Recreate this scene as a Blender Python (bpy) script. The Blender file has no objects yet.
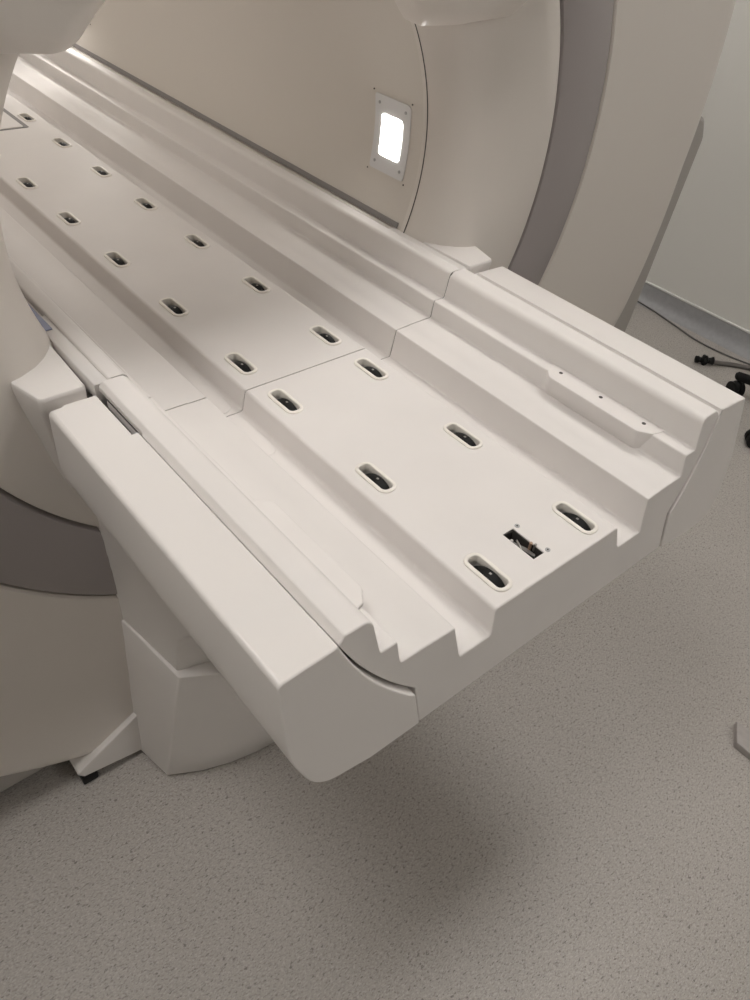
import bpy, bmesh, math, random
from math import sin, cos, pi, radians, hypot, atan2
from mathutils import Vector, Matrix
random.seed(4)
SC = bpy.context.scene
COL = SC.collection
ZT = 0.80          # height of the patient table's middle surface above the floor
ZB = ZT + 0.218    # height of the bore axis

# ------------------------------------------------------------------ materials
def mat(name, col, rough=0.5, metal=0.0, coat=0.0, spec=0.5, bump=0.0, bscale=60.0, var=0.0, vscale=6.0):
    m = bpy.data.materials.new(name); m.use_nodes = True
    nt = m.node_tree; b = nt.nodes['Principled BSDF']
    b.inputs['Base Color'].default_value = (*col, 1)
    b.inputs['Roughness'].default_value = rough
    b.inputs['Metallic'].default_value = metal
    b.inputs['Coat Weight'].default_value = coat
    b.inputs['Coat Roughness'].default_value = 0.15
    b.inputs['Specular IOR Level'].default_value = spec
    tc = nt.nodes.new('ShaderNodeTexCoord')
    if var > 0:
        n = nt.nodes.new('ShaderNodeTexNoise'); n.inputs['Scale'].default_value = vscale
        n.inputs['Detail'].default_value = 4
        nt.links.new(tc.outputs['Object'], n.inputs['Vector'])
        r = nt.nodes.new('ShaderNodeValToRGB')
        r.color_ramp.elements[0].position = 0.3; r.color_ramp.elements[1].position = 0.7
        r.color_ramp.elements[0].color = (*[c * (1 - var) for c in col], 1)
        r.color_ramp.elements[1].color = (*[min(1, c * (1 + var * .5)) for c in col], 1)
        nt.links.new(n.outputs['Fac'], r.inputs['Fac'])
        nt.links.new(r.outputs['Color'], b.inputs['Base Color'])
    if bump > 0:
        n = nt.nodes.new('ShaderNodeTexNoise'); n.inputs['Scale'].default_value = bscale
        nt.links.new(tc.outputs['Object'], n.inputs['Vector'])
        bp = nt.nodes.new('ShaderNodeBump'); bp.inputs['Strength'].default_value = bump
        bp.inputs['Distance'].default_value = 0.001
        nt.links.new(n.outputs['Fac'], bp.inputs['Height'])
        nt.links.new(bp.outputs['Normal'], b.inputs['Normal'])
    return m

def floor_mat():
    m = bpy.data.materials.new('speckled_vinyl'); m.use_nodes = True
    nt = m.node_tree; N = nt.nodes; Lk = nt.links; b = N['Principled BSDF']
    b.inputs['Roughness'].default_value = 0.42
    b.inputs['Specular IOR Level'].default_value = 0.35
    tc = N.new('ShaderNodeTexCoord')
    def chips(scale, rot, stretch, lo, hi):
        mp = N.new('ShaderNodeMapping'); mp.inputs['Rotation'].default_value = (0, 0, rot)
        mp.inputs['Scale'].default_value = (1, stretch, 1)
        Lk.new(tc.outputs['Object'], mp.inputs['Vector'])
        n = N.new('ShaderNodeTexNoise'); n.inputs['Scale'].default_value = scale; n.inputs['Detail'].default_value = 1.5
        n.inputs['Roughness'].default_value = 0.5
        Lk.new(mp.outputs['Vector'], n.inputs['Vector'])
        r = N.new('ShaderNodeValToRGB')
        r.color_ramp.elements[0].position = lo; r.color_ramp.elements[1].position = hi
        Lk.new(n.outputs['Fac'], r.inputs['Fac'])
        return r.outputs['Color']
    def mix(fac, a, bcol, amt=1.0):
        x = N.new('ShaderNodeMix'); x.data_type = 'RGBA'
        mm = N.new('ShaderNodeMath'); mm.operation = 'MULTIPLY'; mm.inputs[1].default_value = amt
        Lk.new(fac, mm.inputs[0]); Lk.new(mm.outputs[0], x.inputs['Factor'])
        if isinstance(a, tuple): x.inputs['A'].default_value = (*a, 1)
        else: Lk.new(a, x.inputs['A'])
        x.inputs['B'].default_value = (*bcol, 1)
        return x.outputs['Result']
    c = mix(chips(3.0, 0, 1, .3, .7), (.42, .39, .358), (.46, .43, .398))
    c = mix(chips(150, .6, 2.2, .55, .63), c, (.30, .27, .25), .75)
    c = mix(chips(170, -.5, 2.4, .56, .64), c, (.56, .535, .51), .7)
    c = mix(chips(120, .2, 1.8, .63, .68), c, (.17, .15, .14), .75)
    c = mix(chips(210, 1.3, 1.7, .57, .65), c, (.35, .32, .31), .6)
    c = mix(chips(260, 2.1, 2.0, .6, .66), c, (.60, .58, .56), .5)
    Lk.new(c, b.inputs['Base Color'])
    return m

def emit(name, col, strength):
    m = bpy.data.materials.new(name); m.use_nodes = True
    nt = m.node_tree; nt.nodes.remove(nt.nodes['Principled BSDF'])
    e = nt.nodes.new('ShaderNodeEmission'); e.inputs['Color'].default_value = (*col, 1)
    e.inputs['Strength'].default_value = strength
    nt.links.new(e.outputs[0], nt.nodes['Material Output'].inputs['Surface'])
    return m

WHITE = (.77, .735, .712)
M = dict(
    bed=mat('bed_gelcoat', WHITE, .54, spec=.40, bump=.04, bscale=90, var=.025, vscale=9),
    cover=mat('cover_plastic', (.775, .74, .715), .36, spec=.5, bump=.03, bscale=120),
    gantry=mat('gantry_plastic', (.72, .672, .625), .34, spec=.45, bump=.02, bscale=40),
    bore=mat('bore_plastic', (.68, .635, .58), .5, spec=.35),
    ring=mat('ring_grey', (.36, .328, .322), .42, spec=.4),
    dark=mat('seam_shade_dark', (.055, .050, .046), .7),  # near-black for seams and holes, also shade painted into the slots
    trim=mat('grey_trim', (.25, .235, .23), .5),
    side=mat('side_grey', (.40, .375, .35), .5),
    bezel=mat('cream_bezel', (.84, .80, .74), .38),
    black=mat('black_plastic', (.006, .006, .006), .5, spec=.2),
    metal=mat('dull_metal', (.42, .40, .38), .35, metal=.9),
    steel=mat('dark_steel', (.17, .16, .15), .45, metal=.6),
    brass=mat('pin_brown', (.40, .27, .19), .45, metal=.2),
    seam=mat('seam_grey', (.10, .095, .09), .6),
    plate=mat('lamp_plate', (.72, .71, .71), .4),
    screw=mat('plate_screw', (.42, .42, .42), .45, metal=.3),
    wall=mat('wall_paint', (.78, .77, .735), .7, bump=.05, bscale=300),
    base=mat('baseboard_vinyl', (.38, .38, .39), .45, var=.08, vscale=60),
    cap=mat('baseboard_cap', (.80, .80, .78), .5),
    ceil=mat('ceiling_paint', (.78, .78, .76), .8),
    floor=floor_mat(),
    hose=mat('hose_grey', (.16, .145, .135), .5),
    cord=mat('cord_grey', (.13, .125, .12), .5),
    glow=emit('lamp_glow', (1, .97, .93), 22.0),
    glow2=emit('rear_lamp_glow', (1, .97, .93), 90.0),
    fillglow=emit('added_strip_glow', (1, .96, .91), 6.0),  # glow of the strip added inside the bore
    ceilglow=emit('ceiling_lamp_glow', (1, .965, .925), 15.2),
    board=mat('grey_board', (.42, .39, .375), .5, var=.08, vscale=80),
    blue=mat('blue_film', (.22, .24, .36), .4),
)

# ------------------------------------------------------------------ mesh helpers
def link(name, me, m=None, parent=None, loc=None):
    o = bpy.data.objects.new(name, me); COL.objects.link(o)
    if m is not None: me.materials.append(m)
    if parent is not None:
        o.parent = parent
        p = parent; w = Vector((0, 0, 0))
        while p is not None: w += p.location; p = p.parent
        if loc is None: me.transform(Matrix.Translation(-w))
        else: o.location = Vector(loc) - w
    elif loc is not None: o.location = loc
    return o

def finish(bm, name, m, parent=None, loc=None, ang=32, origin=None):
    bmesh.ops.remove_doubles(bm, verts=bm.verts, dist=1e-6)
    bmesh.ops.recalc_face_normals(bm, faces=bm.faces)
    for f in bm.faces: f.smooth = len(f.verts) <= 4
    a = radians(ang)
    for e in bm.edges:
        if len(e.link_faces) == 2 and e.calc_face_angle(0) > a: e.smooth = False
    me = bpy.data.meshes.new(name); bm.to_mesh(me); bm.free()
    return link(name, me, m, parent, loc)

def empty(name, loc, label=None, cat=None, group=None):
    o = bpy.data.objects.new(name, None); COL.objects.link(o); o.location = loc
    if label: o['label'] = label
    if cat: o['category'] = cat
    if group: o['group'] = group
    return o

def fillet(pts, seg=4):
    """pts: (a, b, r) closed polygon -> rounded outline"""
    out = []; n = len(pts)
    for i, p in enumerate(pts):
        r = p[2] if len(p) > 2 else 0
        P = Vector(p[:2]); A = Vector(pts[i - 1][:2]); B = Vector(pts[(i + 1) % n][:2])
        if r <= 0: out.append(tuple(P)); continue
        u = (A - P); v = (B - P); lu, lv = u.length, v.length; u.normalize(); v.normalize()
        half = math.acos(max(-1, min(1, u.dot(v)))) / 2
        t = min(r / math.tan(half), lu * .48, lv * .48); r = t * math.tan(half)
        c = P + (u + v).normalized() * (r / sin(half))
        s = P + u * t - c; e = P + v * t - c
        a0 = atan2(s.y, s.x); a1 = atan2(e.y, e.x); d = (a1 - a0 + pi) % (2 * pi) - pi
        for k in range(seg + 1):
            a = a0 + d * k / seg
            out.append((c.x + r * cos(a), c.y + r * sin(a)))
    return out

def inset(poly, e):
    """shrink a closed outline by e"""
    n = len(poly)
    area = sum(poly[i][0] * poly[(i + 1) % n][1] - poly[(i + 1) % n][0] * poly[i][1] for i in range(n))
    s = 1 if area > 0 else -1
    out = []
    for i in range(n):
        A = Vector(poly[i - 1]); P = Vector(poly[i]); B = Vector(poly[(i + 1) % n])
        d1 = (P - A).normalized(); d2 = (B - P).normalized()
        n1 = Vector((-d1.y, d1.x)) * s; n2 = Vector((-d2.y, d2.x)) * s
        m = (n1 + n2)
        if m.length < 1e-6: out.append(tuple(P)); continue
        m.normalize(); k = max(.45, m.dot(n1))
        q = P + m * (e / k); out.append((q.x, q.y))
    return out

def loft(bm, rings, cap0=True, cap1=True, close=True):
    vs = [[bm.verts.new(p) for p in r] for r in rings]
    n = len(vs[0])
    for a, b in zip(vs, vs[1:]):
        for i in range(n if close else n - 1):
            j = (i + 1) % n
            bm.faces.new((a[i], a[j], b[j], b[i]))
    if cap0: bm.faces.new(vs[0])
    if cap1: bm.faces.new(vs[-1])
    return vs

def prism_y(bm, poly, y0, y1, e0=0., e1=0., k0=0., zoff=ZT):
    """extrude an (x, z) outline along y with rounded end edges; the front end leans by k0"""
    rings = []
    def ring(p, y, k): return [(x, y + k * z, z + zoff) for x, z in p]
    if e0 > 0:
        for t in (0, 30, 60):
            a = radians(t); rings.append(ring(inset(poly, e0 * (1 - sin(a))), y0 + e0 * (1 - cos(a)), k0))
        rings.append(ring(poly, y0 + e0, k0))
    else: rings.append(ring(poly, y0, k0))
    if e1 > 0:
        rings.append(ring(poly, y1 - e1, 0)); rings.append(ring(inset(poly, e1 * .3), y1 - e1 * .3, 0)); rings.append(ring(inset(poly, e1), y1, 0))
    else: rings.append(ring(poly, y1, 0))
    loft(bm, rings)

def prism_z(bm, poly, z0, z1, e=0.):
    """extrude an (x, y) outline upward, top edge rounded by e"""
    rings = [[(x, y, z0) for x, y in poly]]
    if e > 0:
        for t in (0, 30, 60, 90):
            a = radians(t); rings.append([(x, y, z1 - e + e * sin(a)) for x, y in inset(poly, e * (1 - cos(a)))])
    else: rings.append([(x, y, z1) for x, y in poly])
    loft(bm, rings)

def box(bm, x0, x1, y0, y1, z0, z1, bev=0.):
    r = bmesh.ops.create_cube(bm, size=1)
    for v in r['verts']:
        v.co = Vector(((x0 + x1) / 2 + v.co.x * (x1 - x0), (y0 + y1) / 2 + v.co.y * (y1 - y0), (z0 + z1) / 2 + v.co.z * (z1 - z0)))
    if bev > 0:
        es = list({e for v in r['verts'] for e in v.link_edges})
        bmesh.ops.bevel(bm, geom=es, offset=bev, segments=3, affect='EDGES', profile=.5)

def lathe_y(bm, prof, n=180, a0=0., a1=2 * pi, closed_prof=False, warp=None):
    """revolve (r, y) around the bore axis"""
    full = abs(a1 - a0 - 2 * pi) < 1e-6
    cnt = n if full else n + 1
    rows = []
    for i in range(cnt):
        a = a0 + (a1 - a0) * i / n
        row = []
        for r, y in prof:
            if warp: r, y = warp(r, y, a)
            row.append(bm.verts.new((r * cos(a), y, ZB + r * sin(a))))
        rows.append(row)
    m = len(prof)
    for i in range(n):
        A = rows[i]; B = rows[(i + 1) % cnt]
        for j in range(m if closed_prof else m - 1):
            k = (j + 1) % m
            bm.faces.new((A[j], A[k], B[k], B[j]))
    if closed_prof and not full:
        bm.faces.new(rows[0]); bm.faces.new(rows[-1])

def cyl(bm, c, r, h, axis='z', seg=24, r2=None):
    r2 = r if r2 is None else r2
    ax = {'x': Vector((1, 0, 0)), 'y': Vector((0, 1, 0)), 'z': Vector((0, 0, 1))}[axis] if isinstance(axis, str) else Vector(axis).normalized()
    rot = ax.to_track_quat('Z', 'Y').to_matrix().to_4x4()
    bmesh.ops.create_cone(bm, cap_ends=True, segments=seg, radius1=r, radius2=r2, depth=h, matrix=Matrix.Translation(c) @ rot)

def tube(bm, pts, r, seg=10, caps=True):
    pts = [Vector(p) for p in pts]; rings = []; up = Vector((0, 0, 1))
    rr = r if isinstance(r, (list, tuple)) else [r] * len(pts)
    for i, p in enumerate(pts):
        t = (pts[min(i + 1, len(pts) - 1)] - pts[max(i - 1, 0)]).normalized()
        s = t.cross(up) if abs(t.dot(up)) < .95 else t.cross(Vector((1, 0, 0)))
        s.normalize(); u = s.cross(t)
        rings.append([p + (s * cos(2 * pi * k / seg) + u * sin(2 * pi * k / seg)) * rr[i] for k in range(seg)])
    loft(bm, rings, caps, caps)

def smoothpath(pts, n=8):
    P = [Vector(p) for p in pts]; out = []
    for i in range(len(P) - 1):
        a = P[max(i - 1, 0)]; b = P[i]; c = P[i + 1]; d = P[min(i + 2, len(P) - 1)]
        for k in range(n):
            t = k / n
            out.append(.5 * ((2 * b) + (c - a) * t + (2 * a - 5 * b + 4 * c - d) * t * t + (3 * b - a - 3 * c + d) * t ** 3))
    out.append(P[-1]); return out

def rrect(cx, cy, hx, hy, r, seg=5):
    return fillet([(cx - hx, cy - hy, r), (cx + hx, cy - hy, r), (cx + hx, cy + hy, r), (cx - hx, cy + hy, r)], seg)

def boolean_cut(o, cutter):
    md = o.modifiers.new('b', 'BOOLEAN'); md.operation = 'DIFFERENCE'; md.solver = 'EXACT'; md.object = cutter
    dg = bpy.context.evaluated_depsgraph_get(); dg.update()
    me = bpy.data.meshes.new_from_object(o.evaluated_get(dg), depsgraph=dg)
    o.modifiers.clear(); old = o.data; o.data = me; bpy.data.meshes.remove(old)
    cm = cutter.data; bpy.data.objects.remove(cutter); bpy.data.meshes.remove(cm)
    bm = bmesh.new(); bm.from_mesh(me)
    for f in bm.faces: f.smooth = len(f.verts) <= 4
    for e in bm.edges:
        e.smooth = not (len(e.link_faces) == 2 and e.calc_face_angle(0) > radians(32))
    bm.to_mesh(me); bm.free()

# ------------------------------------------------------------------ the room
def struct(name, bm, m):
    o = finish(bm, name, m); o['kind'] = 'structure'; return o
RX0, RX1, RY0, RY1, RH = -2.8, 2.30, -4.2, 3.6, 2.75
bm = bmesh.new(); box(bm, RX0 - .1, RX1 + .1, RY0 - .1, RY1 + .1, -.1, 0); struct('floor', bm, M['floor'])
bm = bmesh.new(); box(bm, RX0 - .1, RX1 + .1, RY0 - .1, RY1 + .1, RH, RH + .1); struct('ceiling', bm, M['ceil'])
bm = bmesh.new(); box(bm, RX1, RX1 + .1, RY0, RY1, 0, RH); struct('wall_right', bm, M['wall'])
bm = bmesh.new(); box(bm, RX0 - .1, RX0, RY0, RY1, 0, RH); struct('wall_left', bm, M['wall'])
bm = bmesh.new(); box(bm, RX0, RX1, RY1, RY1 + .1, 0, RH); struct('wall_back', bm, M['wall'])
bm = bmesh.new(); box(bm, RX0, RX1, RY0 - .1, RY0, 0, RH); struct('wall_front', bm, M['wall'])
bm = bmesh.new()
cove = [(RX1, .0), (RX1 - .045, .0005), (RX1 - .030, .004), (RX1 - .018, .012), (RX1 - .010, .024), (RX1 - .006, .04), (RX1 - .005, .078), (RX1, .078)]
loft(bm, [[(x, RY0, z) for x, z in cove], [(x, RY1, z) for x, z in cove]])
bb = struct('baseboard_right', bm, M['base'])
bm = bmesh.new(); box(bm, RX1 - .008, RX1, RY0, RY1, .078, .086, .0015); struct('trim_1', bm, M['cap'])

# ------------------------------------------------------------------ the scanner
scanner = empty('mri_scanner', (0, .5, 0), 'large off-white ring-shaped scanner with grey band around its round opening', 'medical scanner')
YF = .495
# bore liner
bm = bmesh.new()
lathe_y(bm, [(.35, .6135), (.35, 2.10), (.365, 2.10), (.365, .6135)], closed_prof=True)
bore = finish(bm, 'bore_liner', M['bore'], scanner)
bm = bmesh.new(); lathe_y(bm, [(.3490, .6114), (.3490, .6134), (.356, .6134), (.356, .6114)], closed_prof=True)
finish(bm, 'bore_seam', M['dark'], scanner)
# flare between bore and face
flare = [(.3495, .6115), (.3502, .598), (.3545, .579), (.3625, .560), (.3755, .542), (.392, .527), (.412, .5155), (.436, .507), (.465, .501), (.495, .4975), (.522, .4955), (.5265, .4975), (.5275, .503)]
bm = bmesh.new(); lathe_y(bm, flare + [(.5275, .66), (.356, .66), (.3495, .62)], closed_prof=True)
finish(bm, 'bore_flare', M['gantry'], scanner)
bm = bmesh.new(); lathe_y(bm, flare_b := [(.3495, 2.1115), (.3545, 2.144), (.3755, 2.18), (.412, 2.207), (.465, 2.222), (.53, 2.227), (.53, 2.1), (.36, 2.1)], closed_prof=True)
finish(bm, 'bore_flare', M['gantry'], scanner)
# grey band
bm = bmesh.new()
lathe_y(bm, [(.5275, .515), (.5315, .502), (.5345, .497), (.540, .4955), (.643, .4935), (.6480, .496), (.6495, .502), (.6495, .56), (.5275, .56)], closed_prof=True)
finish(bm, 'grey_band', M['ring'], scanner)
# face
def ro(a):
    """outer radius of the face by angle: slightly fuller low on both sides"""
    d = math.degrees(a) % 360
    return 1.042 + (.018 if 205 < d < 262 else 0) + (.038 * max(0, min(1, (355 - d) / 18)) * max(0, min(1, (d - 300) / 25)) if d > 180 else 0)
NA = 240; bm = bmesh.new(); rows = []
for i in range(NA):
    a = 2 * pi * i / NA; R = ro(a); row = []
    prof = [(.6515, .56), (.6515, .5035), (.653, .4985), (.657, .4955), (.72, .4945), (.80, .4945), (.88, .4955), (.94, .497), (R - .04, .4985), (R - .022, .5005), (R - .010, .506), (R - .003, .515), (R, .528), (R, .56)]
    for r, y in prof:
        z = ZB + r * sin(a); x = r * cos(a)
        if z < .060: z = .060 + (z - .060) * .02
        row.append(bm.verts.new((x, y, z)))
    rows.append(row)
for i in range(NA):
    A = rows[i]; B = rows[(i + 1) % NA]
    for j in range(len(A)):
        k = (j + 1) % len(A); bm.faces.new((A[j], A[k], B[k], B[j]))
finish(bm, 'face_cover', M['gantry'], scanner)
# body behind the face
bm = bmesh.new()
body = []
for i in range(96):
    a = 2 * pi * i / 96; r = 1.025; body.append((r * cos(a), max(r * sin(a) + ZB, .02)))
hole = [(.40 * cos(2 * pi * i / 96), .40 * sin(2 * pi * i / 96) + ZB) for i in range(96)]
def ringsolid(bm, out, inn, y0, y1):
    n = len(out)
    V = [[bm.verts.new((x, y, z)) for x, z in p] for p, y in ((out, y0), (out, y1), (inn, y1), (inn, y0))]
    for q in range(4):
        A = V[q]; B = V[(q + 1) % 4]
        for i in range(n):
            j = (i + 1) % n; bm.faces.new((A[i], A[j], B[j], B[i]))
ringsolid(bm, body, hole, .562, 2.20)
finish(bm, 'magnet_housing', M['gantry'], scanner)
# lower side fairings
for s in (-1, 1):
    bm = bmesh.new()
    pl = fillet([(.36, .022, 0), (1.03, .022, .02), (1.135, ZT - .30, .3), (1.174, ZT + .160, .03), (1.145, ZT + .212, .04), (.80, ZT + .212, 0), (.80, .5, 0), (.36, .3, 0)], 6)
    pl = [(s * x, z) for x, z in pl]
    rr = []
    for t, e in ((0, .010), (.003, .003), (.010, 0)): rr.append([(x, .552 + t, z) for x, z in inset(pl, e)])
    rr.append([(x, 2.1, z) for x, z in pl]); loft(bm, rr)
    finish(bm, 'side_fairing', M['side'], scanner)
# control pod arching over the opening
bm = bmesh.new()
sec0 = fillet([(.326, .61, .012), (.322, .545, .03), (.352, .492, .035), (.43, .470, .05), (.56, .470, .02), (.56, .60, .01)], 6)
n = 96
rows = []
A0, A1 = radians(36.8), radians(143.4)
endr = .042
lead = [(A0 + endr * (1 - cos(i / 14 * pi / 2)) / .44, sin(i / 14 * pi / 2)) for i in range(1, 15)]
mid = [(lead[-1][0] + (A1 - A0 - 2 * endr / .44) * i / n, 1.) for i in range(1, n)]
tail = [(A1 - (a - A0), s) for a, s in reversed(lead)]
for a, s in lead + mid + tail:
    row = []
    for r, y in sec0:
        # at the ends the section sinks back into the flare
        yy = .61 + (y - .61) * (.60 + .40 * s); r2 = .44 + (r - .44) * (.95 + .05 * s)
        aa = pi / 2 + (a - pi / 2) * (1 + max(0, min(r - .326, .10)) * 1.3)
        row.append(Vector((r2 * cos(aa), yy, ZB + r2 * sin(aa))))
    rows.append(row)
loft(bm, rows)
finish(bm, 'control_pod', M['gantry'], scanner, ang=50)
# grey trims where the bed meets the bore
for s in (-1, 1):
    bm = bmesh.new()
    a0 = math.asin((ZT + .086 - ZB) / .35); a1 = math.asin((ZT + .0945 - ZB) / .35)
    pts = []
    for r, a in ((.3475, a0), (.3475, a1), (.3515, a1), (.3515, a0)):
        pts.append((s * r * cos(a), ZB + r * sin(a)))
    rr = [[(x, y, z) for x, z in pts] for y in (.632, 2.08)]
    loft(bm, rr); finish(bm, 'bore_trim', M['trim'], scanner)
    bm = bmesh.new()
    pts = [(s * x, z + ZT) for x, z in ((.3115, .060), (.3115, .0835), (.3125, .0845), (.326, .0845), (.326, .060))]
    loft(bm, [[(x, y, z) for x, z in pts] for y in (.640, 2.08)])
    finish(bm, 'bore_ledge', M['gantry'], scanner)
# lamp windows in the bore wall
def bore_pt(a, y, r): return Vector((r * cos(a), y, ZB + r * sin(a)))
def bore_patch(bm, a0, a1, y0, y1, r0, r1, rc, sub=6):
    """rounded rectangle on the bore wall"""
    cy, ca = (y0 + y1) / 2, (a0 + a1) / 2
    pl = rrect(0, 0, (y1 - y0) / 2, (a1 - a0) / 2 * .35, rc, 5)
    # columns along the bore, each a strip across the curved wall
    H = (y1 - y0) / 2; Wd = (a1 - a0) / 2 * .35; cols = []
    ts = [-1 + 2 * k / 16 for k in range(17)]
    us = []
    for k in range(7): us.append(-H + rc * (1 - cos(k / 6 * pi / 2)))
    us += [-H * .4, 0, H * .4] + [-u for u in reversed(us[:7])]
    for u in us:
        d = H - abs(u)
        h = Wd if d >= rc else Wd - rc + math.sqrt(max(0, rc * rc - (rc - d) ** 2))
        cols.append((u, h))
    front = [[bm.verts.new(bore_pt(ca + t * h / .35, cy + u, r0)) for t in ts] for u, h in cols]
    back = [[bm.verts.new(bore_pt(ca + t * h / .35, cy + u, r1)) for t in ts] for u, h in cols]
    for a in range(len(cols) - 1):
        for b in range(16):
            bm.faces.new((front[a][b], front[a + 1][b], front[a + 1][b + 1], front[a][b + 1]))
        for b in (0, 16):
            bm.faces.new((front[a][b], front[a + 1][b], back[a + 1][b], back[a][b]))
    for a in (0, len(cols) - 1):
        for b in range(16):
            bm.faces.new((front[a][b], front[a][b + 1], back[a][b + 1], back[a][b]))
for yc in (.698, 1.93):
    bm = bmesh.new(); bore_patch(bm, radians(-10.1), radians(10.1), yc - .0455, yc + .0455, .3487, .352, .006)
    pn = finish(bm, 'lamp_window', M['plate'], scanner)
    bm = bmesh.new(); bore_patch(bm, radians(-5.7), radians(5.3), yc - .0265, yc + .0265, .3478, .350, .006)
    finish(bm, 'lamp_lens', M['glow'] if yc < 1 else M['glow2'], pn)
    for sy in (-1, 1):
        for sa in (-1, 1):
            bm = bmesh.new(); p = bore_pt(radians(sa * 7.9), yc + sy * .0335, .3482); cyl(bm, p, .0026, .0012, 'x', 16)
            finish(bm, 'plate_screw', M['screw'], pn)
            bm = bmesh.new(); p = bore_pt(radians(sa * 10.7), yc + sy * .049, .3494); cyl(bm, p, .0013, .0012, 'x', 12)
            finish(bm, 'pin_hole', M['dark'], pn)
bm = bmesh.new(); lathe_y(bm, [(.3455, .80), (.3455, 2.0), (.3505, 2.0), (.3505, .80)], n=8, a0=radians(86), a1=radians(94), closed_prof=True)  # unseen strip, added at the bore top to brighten the inside
finish(bm, 'added_bore_light', M['fillglow'], scanner)
# brackets that carry the bed at the mouth of the bore
for s in (-1, 1):
    bm = bmesh.new()
    top = fillet([(.329, .64), (.43, .64), (.43, .53), (.407, .516, .01), (.392, .457, .008), (.352, .458, .01), (.334, .458, .005)], 5)
    low = fillet([(.329, .64), (.385, .64), (.385, .56), (.375, .530, .01), (.362, .508, .008), (.345, .506, .01), (.329, .506, .003)], 5)
    rr = []
    for z, e, f in ((-.14, 0, 1), (-.10, 0, .85), (.0, 0, .38), (.060, 0, .05), (.079, 0, 0), (.082, .0006, 0), (.0835, .0016, 0), (.084, .003, 0)):
        P = [((1 - f) * a[0] + f * b[0], (1 - f) * a[1] + f * b[1]) for a, b in zip(top, low)]
        rr.append([(s * x, y, z + ZT) for x, y in inset(P, e)])
    loft(bm, rr)
    finish(bm, 'bed_bracket', M['cover'], scanner)
    bm = bmesh.new()
    nk = rrect(.3505, .444, .0185, .02, .006)
    prism_z(bm, [(s * x, y) for x, y in nk], ZT - .06, ZT + .066, .004)
    finish(bm, 'bracket_neck', M['cover'], scanner)

# ------------------------------------------------------------------ the patient table
table = empty('patient_table', (0, .30, 0), 'long white patient table sliding into the scanner bore, two rows of rollers in its top', 'patient table')
K = .22; Y0 = -.0432; YS = .4515
ARC = lambda A, B, sag, n: [(lambda t: (A[0] + (B[0] - A[0]) * t + (A[1] - B[1]) / hypot(A[0] - B[0], A[1] - B[1]) * sag * 4 * t * (1 - t), A[1] + (B[1] - A[1]) * t - (A[0] - B[0]) / hypot(A[0] - B[0], A[1] - B[1]) * sag * 4 * t * (1 - t)))(k / n) for k in range(1, n)]
half = [(.1130, .0, .005), (.1185, -.033, .005), (.1680, -.033, .003), (.1755, .0135, .0025), (.2030, .0143, 0), (.2040, .0149, 0), (.2520, .0155, .004), (.2545, .0450, .003),
        (.2765, .0450, .004), (.2835, .0880, .012), (.3160, .0880, .004), (.3235, .0800, .002)] + [(x, z, 0) for x, z in ARC((.3235, .0800), (.2335, -.0345), .0075, 12)] + [(.2335, -.0345, .002), (.2290, -.0870, .003)]
def left_side(h):
    return [(-x, z - (.0030 if abs(z - .045) < .001 else .0020 if .012 < z < .017 else 0), r) for x, z, r in reversed(h)]
prof = fillet(half + left_side(half), 4)
rear_half = [(.1130, .0, .005), (.1185, -.033, .005), (.1680, -.033, .003), (.1755, .0135, .0025), (.2030, .0143, 0), (.2040, .0149, 0), (.2520, .0155, .004), (.2545, .0450, .003),
        (.2765, .0450, .004), (.2835, .0880, .008), (.3070, .0880, .004), (.3100, .0790, .002), (.3040, .045, 0), (.2370, -.0360, .004), (.2290, -.0890, .003)]
rprof = fillet(rear_half + left_side(rear_half), 4)
bm = bmesh.new(); prism_y(bm, prof, Y0, YS, e0=.0016, e1=.0, k0=K)
front = finish(bm, 'front_bed_section', M['bed'], table)
bm = bmesh.new(); prism_y(bm, rprof, YS + .0018, 2.45, e0=.0, e1=0)
rear = finish(bm, 'rear_bed_section', M['bed'], table)
bm = bmesh.new(); prism_y(bm, inset(rprof, .0012), YS - .001, YS + .003)
finish(bm, 'section_joint', M['seam'], table)

G = .1157
ROWY = [0, .2, .4] + [.4 + G + .2 * k for k in range(8)]
XW = .0800
# pockets
W0 = table.location
# meshes live in the parent's frame: bring the cutters there
def cut_local(o, ys, slot):
    bm = bmesh.new()
    for y in ys:
        for s in (-1, 1):
            pl = rrect(s * XW, y, .0098, .0285, .007)
            loft(bm, [[(x, yy, ZT - .05) for x, yy in pl], [(x, yy, ZT + .02) for x, yy in pl]])
    if slot:
        pl = [(-.0193, -.0175), (-.0003, -.0175), (-.0003, .0325), (-.0193, .0325)]
        loft(bm, [[(x, yy, ZT - .03) for x, yy in pl], [(x, yy, ZT + .02) for x, yy in pl]])
    c = finish(bm, 'cutter', M['bed'])
    bpy.context.view_layer.update()
    boolean_cut(o, c)
cut_local(front, ROWY[:3], True)
cut_local(rear, ROWY[3:], False)

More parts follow.
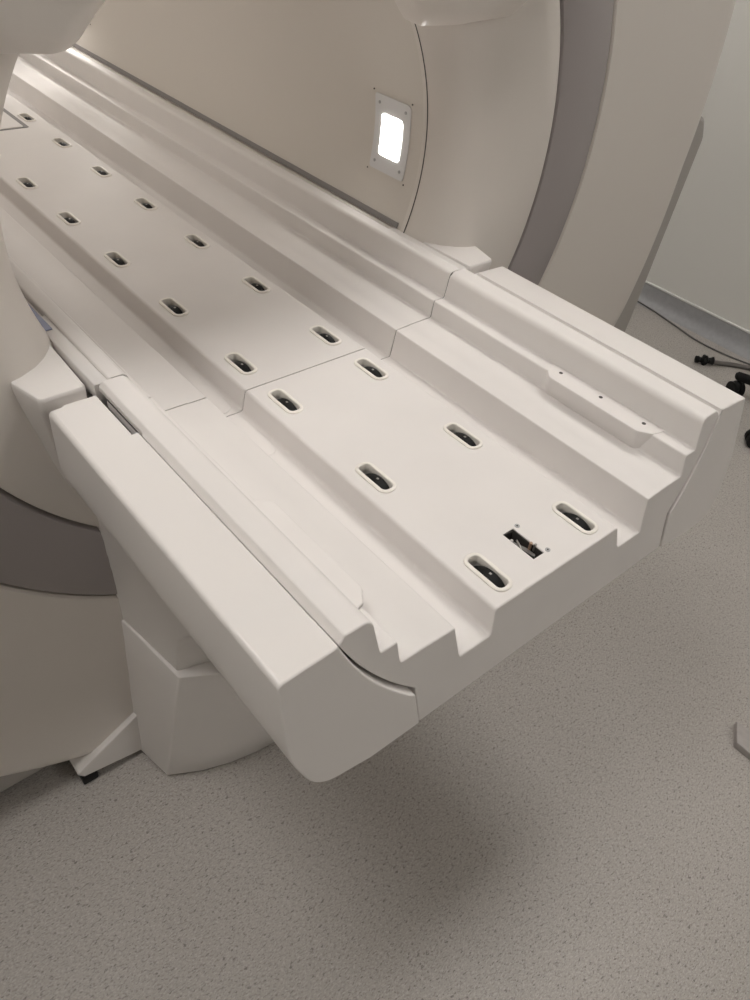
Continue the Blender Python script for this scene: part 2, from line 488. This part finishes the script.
# roller: cream bezel > black wheel, small grey metal box on top of the wheel
def make_bezel():
    bm = bmesh.new()
    outer = rrect(0, 0, .0142, .0325, .0122, 6); inner = rrect(0, 0, .0086, .0270, .0060, 6)
    rings = []
    for p, e, z in ((outer, 0, -.001), (outer, 0, .0012), (outer, .0008, .0020), (outer, .0020, .0024), (inner, -.0012, .0024), (inner, -.0004, .0019), (inner, 0, .0010), (inner, 0, -.008), (inner, -.0010, -.008), (inner, -.0012, -.001)):
        rings.append([(x, y, z) for x, y in inset(p, e)])
    vs = loft(bm, rings, False, False)
    n = len(outer)
    for i in range(n):
        j = (i + 1) % n; bm.faces.new((vs[-1][i], vs[-1][j], vs[0][j], vs[0][i]))
    me_o = finish(bm, 'roller_bezel', M['bezel'], table, loc=(0, 0, 0))
    bm = bmesh.new()
    prof = [(.0, -.0074), (.0300, -.0074), (.0325, -.0066), (.0337, -.0042), (.0340, 0), (.0337, .0042), (.0325, .0066), (.0300, .0074), (0, .0074)]
    rows = []
    for i in range(40):
        a = 2 * pi * i / 40
        rows.append([bm.verts.new((x, r * cos(a), r * sin(a))) for r, x in prof])
    for i in range(40):
        A = rows[i]; B = rows[(i + 1) % 40]
        for j in range(len(prof) - 1): bm.faces.new((A[j], A[j + 1], B[j + 1], B[j]))
    return me_o, bm
bez, wbm = make_bezel()
wheel = finish(wbm, 'roller_wheel', M['black'])
wheel.parent = bez; wheel.location = (0, -.0040, -.0325)
bm = bmesh.new(); box(bm, -.0014, .0014, -.0016, .0016, -.0006, .0008, .0003)
spot = finish(bm, 'roller_spot', M['metal']); spot.parent = bez; spot.location = (0, -.0040, .0012)
first = True
for y in ROWY:
    for s in (-1, 1):
        if first: r, kids = bez, None; first = False
        else:
            r = bez.copy(); COL.objects.link(r); r.parent = table
            for ch in (wheel, spot):
                c = ch.copy(); COL.objects.link(c); c.parent = r
        r.location = Vector((s * XW, y, ZT)) - W0

# latch in its slot
bm = bmesh.new(); box(bm, -.0190, -.0006, -.0172, .0322, -.026 + ZT, -.022 + ZT)
box(bm, -.0192, -.0180, -.0174, .0324, -.024 + ZT, -.0012 + ZT); box(bm, -.0016, -.0004, -.0174, .0324, -.024 + ZT, -.0012 + ZT)
box(bm, -.0181, -.0015, .0310, .0324, -.024 + ZT, -.0012 + ZT); box(bm, -.0181, -.0015, -.0174, -.0162, -.024 + ZT, -.0012 + ZT)
latch = finish(bm, 'latch', M['dark'], table)  # dark liner, paints the shade inside the latch slot
bm = bmesh.new()
pl = fillet([(-.0165, .026, .003), (-.0125, .029, .003), (-.0045, .004, .004), (-.0040, -.010, .003), (-.0085, -.012, .003), (-.0110, .003, .004)], 4)
prism_z(bm, pl, ZT - .012, ZT - .0075, .0008); finish(bm, 'latch_lever', M['steel'], latch)
bm = bmesh.new()
tube(bm, [(-.0150, -.012, ZT - .010), (-.0148, .002, ZT - .009), (-.0100, .012, ZT - .006), (-.0050, .020, ZT - .008)], .0013)
finish(bm, 'latch_spring', M['metal'], latch)
bm = bmesh.new(); cyl(bm, (-.0128, .022, ZT - .0065), .0022, .003); finish(bm, 'latch_rivet', M['metal'], latch)
bm = bmesh.new(); cyl(bm, (-.0035, .001, ZT - .003), .0020, .012, seg=16); finish(bm, 'latch_pin', M['brass'], latch)
bm = bmesh.new(); box(bm, -.0030, .0006, -.0050, -.0026, ZT - .008, ZT + .0035, .0004); finish(bm, 'latch_tab', M['metal'], latch)
for y in (.0324, -.0169):
    bm = bmesh.new()
    cyl(bm, (.0070, y, ZT + .0002), .0033, .0008, seg=24)
    sc = finish(bm, 'countersunk_screw', M['screw'], table)
    bm = bmesh.new(); cyl(bm, (.0070, y, ZT + .0006), .0013, .0005, seg=6); finish(bm, 'screw_socket', M['dark'], sc)

# side pads with three studs
for s in (-1, 1):
    bm = bmesh.new()
    pl = fillet([(.2775, .215, .002), (.2535, .207, .004), (.2405, .193, .010), (.2405, .037, .010), (.2535, .0205, .004), (.2775, .0135, .002)], 4)
    P = [(s * x, y) for x, y in pl]
    low = [(s * (x + .0065 if x < .26 else x), .1145 + (y - .1145)) for x, y in pl]
    rr = [[(x, y, ZT + .013) for x, y in low], [(x, y, ZT + .044) for x, y in P], [(x, y, ZT + .0462) for x, y in inset(P, .0006)], [(x, y, ZT + .0468) for x, y in inset(P, .002)]]
    loft(bm, rr); pad = finish(bm, 'side_pad', M['bed'], table)
    for y in ((.189, .1155, .0415) if s > 0 else ()):
        bm = bmesh.new(); cyl(bm, (s * .2640, y, ZT + .0466), .0030, .0010, seg=16); finish(bm, 'pad_hole', M['dark'], pad)
bm = bmesh.new(); prism_z(bm, rrect(-.1435, .395, .0165, .0500, .014), ZT - .0335, ZT - .0322, .0006)
finish(bm, 'channel_plate', M['bed'], table)
bm = bmesh.new(); prism_z(bm, rrect(-.1435, .500, .0165, .0400, .014), ZT - .0335, ZT - .0322, .0006)
finish(bm, 'channel_plate', M['bed'], table)
# inset hatch far inside the bore
bm = bmesh.new(); prism_z(bm, rrect(-.02, 1.86, .078, .215, .006), ZT - .001, ZT + .0012, .0008)
hatch = finish(bm, 'bed_hatch', M['trim'], table)
bm = bmesh.new(); prism_z(bm, rrect(-.02, 1.855, .066, .205, .006), ZT, ZT + .0026, .0008)
finish(bm, 'hatch_plate', M['bed'], hatch)

# side covers
for s in (-1, 1):
    LZ = .016 if s < 0 else 0
    pl = [(.3270, .0860, .0022)] + [(x, z, 0) for x, z in ARC((.3270, .0860), (.2375, -.0372), .0095 if s < 0 else .0075, 12)] + [(.2375, -.0372, .0022), (.2330, -.0890 + LZ * .5, .0022),
          (.300, -.096 + LZ, .02), (.368, -.093 + LZ * 1.5, .045), (.3935, -.010, .10), (.3925, .0830, .006)]
    pf = [(s * (x + (.0016 if s > 0 and x < .3275 and z > -.06 else 0)), z) for x, z in fillet(pl, 6)]
    bm = bmesh.new(); prism_y(bm, pf, Y0 - (.005 if s < 0 else .0010), .4330, e0=.0018, e1=.0018, k0=K)
    sc = finish(bm, 'side_cover', M['cover'], table)
    if s < 0: left_cover = sc
# slot beside the left rail near the bracket
for tgt in (left_cover, front):
    bm = bmesh.new(); box(bm, -.3345, -.3215, .340, .470, ZT + .0, ZT + .12)
    c = finish(bm, 'cutter', M['bed'], table); bpy.context.view_layer.update(); boolean_cut(tgt, c)
bm = bmesh.new(); tube(bm, [(-.3285, .342, ZT + .062), (-.3285, .375, ZT + .060)], .0050)  # brownish filler, paints the paler end of the slot's shade
finish(bm, 'slot_shade_brown', M['hose'], table)
bm = bmesh.new(); box(bm, -.3350, -.3220, .372, .468, ZT + .02, ZT + .064, .001); finish(bm, 'slot_shade', M['dark'], table)  # dark block, paints the deep shade of the slot
# edge strips behind the front section
for s in (-1, 1):
    bm = bmesh.new(); pl = [(s * x, z) for x, z in ((.3075, .050), (.3075, .0835), (.3090, .0850), (.3250, .0850), (.3265, .0835), (.3265, .050))]
    prism_y(bm, pl, YS + .001, .6395); finish(bm, 'edge_strip', M['cover'], table)
bm = bmesh.new(); box(bm, -.3262, -.3150, .60, .70, ZT + .0845, ZT + .0865); finish(bm, 'blue_tape', M['blue'], table)

# pedestal: lower housing with bowed front, upper column and fin
def ped_ring(z):
    """outline of the lower housing at height z above the floor"""
    t = z / .40
    xw = .336 - .018 * t; xb = .372 - .023 * t; yc = .412 - .072 * t; bow = .070
    front = []
    for k in range(13):
        u = -1 + 2 * k / 12
        front.append((u * xw, yc - bow * (1 - abs(u) ** 3.2)))
    return [(xb, .60)] + [p for p in reversed(front)] + [(-xb, .60)]
def round_ring(r):
    q = [(x, y, 0) for x, y in r]
    q[1] = (*q[1][:2], .007); q[13] = (*q[13][:2], .007)
    return fillet(q, 4)
bm = bmesh.new(); rr = []
for z, e in ((.004, .004), (.010, 0), (.1, 0), (.2, 0), (.3, 0), (.396, 0), (.399, .001), (.400, .003)):
    rr.append([(x, y, z) for x, y in inset(round_ring(ped_ring(z)), e)])
loft(bm, rr); ped = finish(bm, 'pedestal_housing', M['cover'], table)
bm = bmesh.new(); rr = []
for z in [.36, .396, .41, .44, .47, .50, .53, .56, .60, .64, .68, .705]:
    t = (z - .40) / .31; t = max(0, t)
    yc = .352 - .065 * t - .55 * max(0, z - .50) ** 1.15 * 1.6; xw = .314 + .004 * t
    r = []
    front = [(xw * u, yc - .040 * (1 - abs(u) ** 2.4)) for u in [-1 + 2 * k / 12 for k in range(13)]]
    ring = [(xw + .035, .60)] + list(reversed(front)) + [(-xw - .035, .60)]
    rr.append([(x, y, z) for x, y in inset(round_ring(ring), .0015)])
loft(bm, rr); finish(bm, 'pedestal_column', M['cover'], table)
for s in (-1, 1):
    bm = bmesh.new()
    tri = [(s * x, z) for x, z in fillet([(.330, .012), (.345, .012), (.464, .036, .004), (.476, .054, .006), (.345, .132, .002), (.330, .137)], 3)]
    rr = [[(x, y, z) for x, z in inset(tri, e)] for y, e in ((.486, .0015), (.4875, 0), (.56, 0))]
    loft(bm, rr); fin = finish(bm, 'pedestal_fin', M['cover'], table)
    bm = bmesh.new(); box(bm, *sorted((s * .438, s * .468)), .490, .53, .0, .045, .003); finish(bm, 'rubber_foot', M['black'], fin)

# ------------------------------------------------------------------ things on the floor at the right
def fl(x, y, z=0): return (x, y, z)
# thin cord lying along the baseboard
bm = bmesh.new()
tube(bm, smoothpath([(2.270, 1.60, .005), (2.268, 1.35, .005), (2.262, 1.10, .005), (2.232, .942, .005), (2.198, .798, .005), (2.200, .683, .005), (2.222, .573, .005), (2.250, .45, .005), (2.252, .30, .005)], 6), .0030, 8)
o = finish(bm, 'power_cord', M['cord'])
o['label'] = 'thin dark cord lying on the floor along the grey baseboard'; o['category'] = 'cord'
# hose with black connector
hose = empty('equipment_hose', (2.06, .690, .012), 'brown-grey hose on the floor ending in a lumpy black connector', 'hose')
bm = bmesh.new(); tube(bm, smoothpath([(2.083, .664, .014), (2.115, .640, .010), (2.147, .612, .009), (2.187, .557, .009), (2.222, .50, .009), (2.235, .42, .009)], 8), .0085, 12)
finish(bm, 'hose_line', M['hose'], hose)
bm = bmesh.new()
P = [Vector((2.037, .708, .018)), Vector((2.090, .658, .018))]
pp = [P[0].lerp(P[1], t) for t in (0, .04, .18, .22, .36, .42, .60, .66, .8, .94, 1.0)]
tube(bm, pp, [.004, .013, .0135, .010, .010, .018, .018, .011, .011, .016, .009], 16)
for k in range(5):
    a = k * 2 * pi / 5; d = (P[1] - P[0]).normalized(); s_ = d.cross(Vector((0, 0, 1))); u_ = s_.cross(d)
    bmesh.ops.create_uvsphere(bm, u_segments=10, v_segments=8, radius=.008, matrix=Matrix.Translation(P[0].lerp(P[1], .5) + (s_ * cos(a) + u_ * sin(a)) * .014))
finish(bm, 'connector', M['black'], hose)

# rolling stand on a five-star base
SA = Vector((1.966, .500, 0)); SB = Vector((1.741, .300, 0))
mid = (SA + SB) / 2; d = (SA - SB); R5 = d.length / 2 / sin(radians(36))
nrm = Vector((d.y, -d.x, 0)).normalized()
cen = mid + nrm * math.sqrt(R5 ** 2 - (d.length / 2) ** 2)
stand = empty('rolling_stand', (cen.x, cen.y, 0), 'black rolling stand on casters, only its casters showing beside the table end', 'rolling stand')
aA = atan2(SA.y - cen.y, SA.x - cen.x)
bm = bmesh.new(); cyl(bm, (cen.x, cen.y, .085), .035, .07, seg=24)
finish(bm, 'base_hub', M['black'], stand)
bm = bmesh.new(); cyl(bm, (cen.x, cen.y, .40), .014, .62, seg=20); finish(bm, 'pole', M['metal'], stand)
for k in range(5):
    a = aA + k * 2 * pi / 5; u = Vector((cos(a), sin(a), 0)); t = Vector((-sin(a), cos(a), 0))
    c0 = Vector((cen.x, cen.y, 0))
    bm = bmesh.new()
    tube(bm, [c0 + u * .02 + Vector((0, 0, .092)), c0 + u * (R5 * .6) + Vector((0, 0, .086)), c0 + u * (R5 - .02) + Vector((0, 0, .080)), c0 + u * (R5 + .012) + Vector((0, 0, .077)), c0 + u * (R5 + .018) + Vector((0, 0, .075))], [.020, .0175, .0165, .0155, .010], 14)
    arm = finish(bm, 'base_arm', M['black'], stand)
    bm = bmesh.new()
    w = c0 + u * R5
    cdir = Vector((cos(a + .9), sin(a + .9), 0))
    for q in (-1, 1): cyl(bm, w + cdir * (q * .0125) + Vector((0, 0, .0275)), .0275, .017, cdir, 24)
    bmesh.ops.create_uvsphere(bm, u_segments=16, v_segments=10, radius=.021, matrix=Matrix.Translation(w + Vector((0, 0, .040))))
    cyl(bm, w + Vector((0, 0, .06)), .007, .03)
    finish(bm, 'caster', M['black'], arm)
# low board cut by the right edge
bm = bmesh.new()
c0 = Vector((.660, -.258, 0)); u = Vector((.5, -.86, 0)).normalized(); v = Vector((.86, .5, 0)).normalized()
u = Vector((-.02, -1, 0)).normalized(); v = Vector((.86, .50, 0)).normalized()
pl = [c0, c0 + u * .30, c0 + u * .30 + v * .06, c0 + v * .06]
prism_z(bm, fillet([(p.x, p.y, .004) for p in pl], 3), .0, .018, .002)
stool = finish(bm, 'floor_bar', M['board'], loc=None)
stool['label'] = 'low grey bar lying on the floor at the lower right edge'; stool['category'] = 'bar'

# ------------------------------------------------------------------ light
def lamp(x, y, sx, sy, mt='ceilglow'):
    L = empty('ceiling_lamp', (x, y, RH), LAB.pop(0), 'ceiling lamp', 'flat ceiling lamps')
    bm = bmesh.new(); box(bm, x - sx / 2 - .02, x + sx / 2 + .02, y - sy / 2 - .02, y + sy / 2 + .02, RH - .03, RH, .004); finish(bm, 'frame', M['cap'], L)
    bm = bmesh.new(); box(bm, x - sx / 2, x + sx / 2, y - sy / 2, y + sy / 2, RH - .034, RH - .029); finish(bm, 'diffuser', M[mt], L)
LAB = ['flat white ceiling lamp above the left side of the patient table', 'flat white ceiling lamp above the right side of the patient table', 'flat white ceiling lamp in front of the scanner, farthest from it', 'flat white ceiling lamp behind the scanner']
lamp(-.95, .30, .6, .6)
lamp(.95, .30, .6, .6)
lamp(.7, -2.2, .6, .6)
lamp(.6, 2.9, 1.2, .3)

w = bpy.data.worlds.new('world'); SC.world = w; w.use_nodes = True
w.node_tree.nodes['Background'].inputs[0].default_value = (.9, .92, 1, 1)
w.node_tree.nodes['Background'].inputs[1].default_value = .1

# ------------------------------------------------------------------ camera
cd = bpy.data.cameras.new('camera'); cam = bpy.data.objects.new('camera', cd); COL.objects.link(cam)
cam.location = (-.60676637, -.33009876, .63064192 + ZT)
cam.rotation_euler = (radians(47.93992191), radians(-5.44544997), radians(-40.14636066))
cd.sensor_fit = 'VERTICAL'; cd.sensor_height = 36; cd.lens = 761.3167 / 1000 * 36
cd.clip_start = .01; cd.clip_end = 50
SC.camera = cam
SC.view_settings.view_transform = 'Standard'
try: SC.view_settings.look = 'None'
except Exception: pass
SC.view_settings.gamma = 1; SC.view_settings.use_curve_mapping = False
SC.view_settings.exposure = 0.0
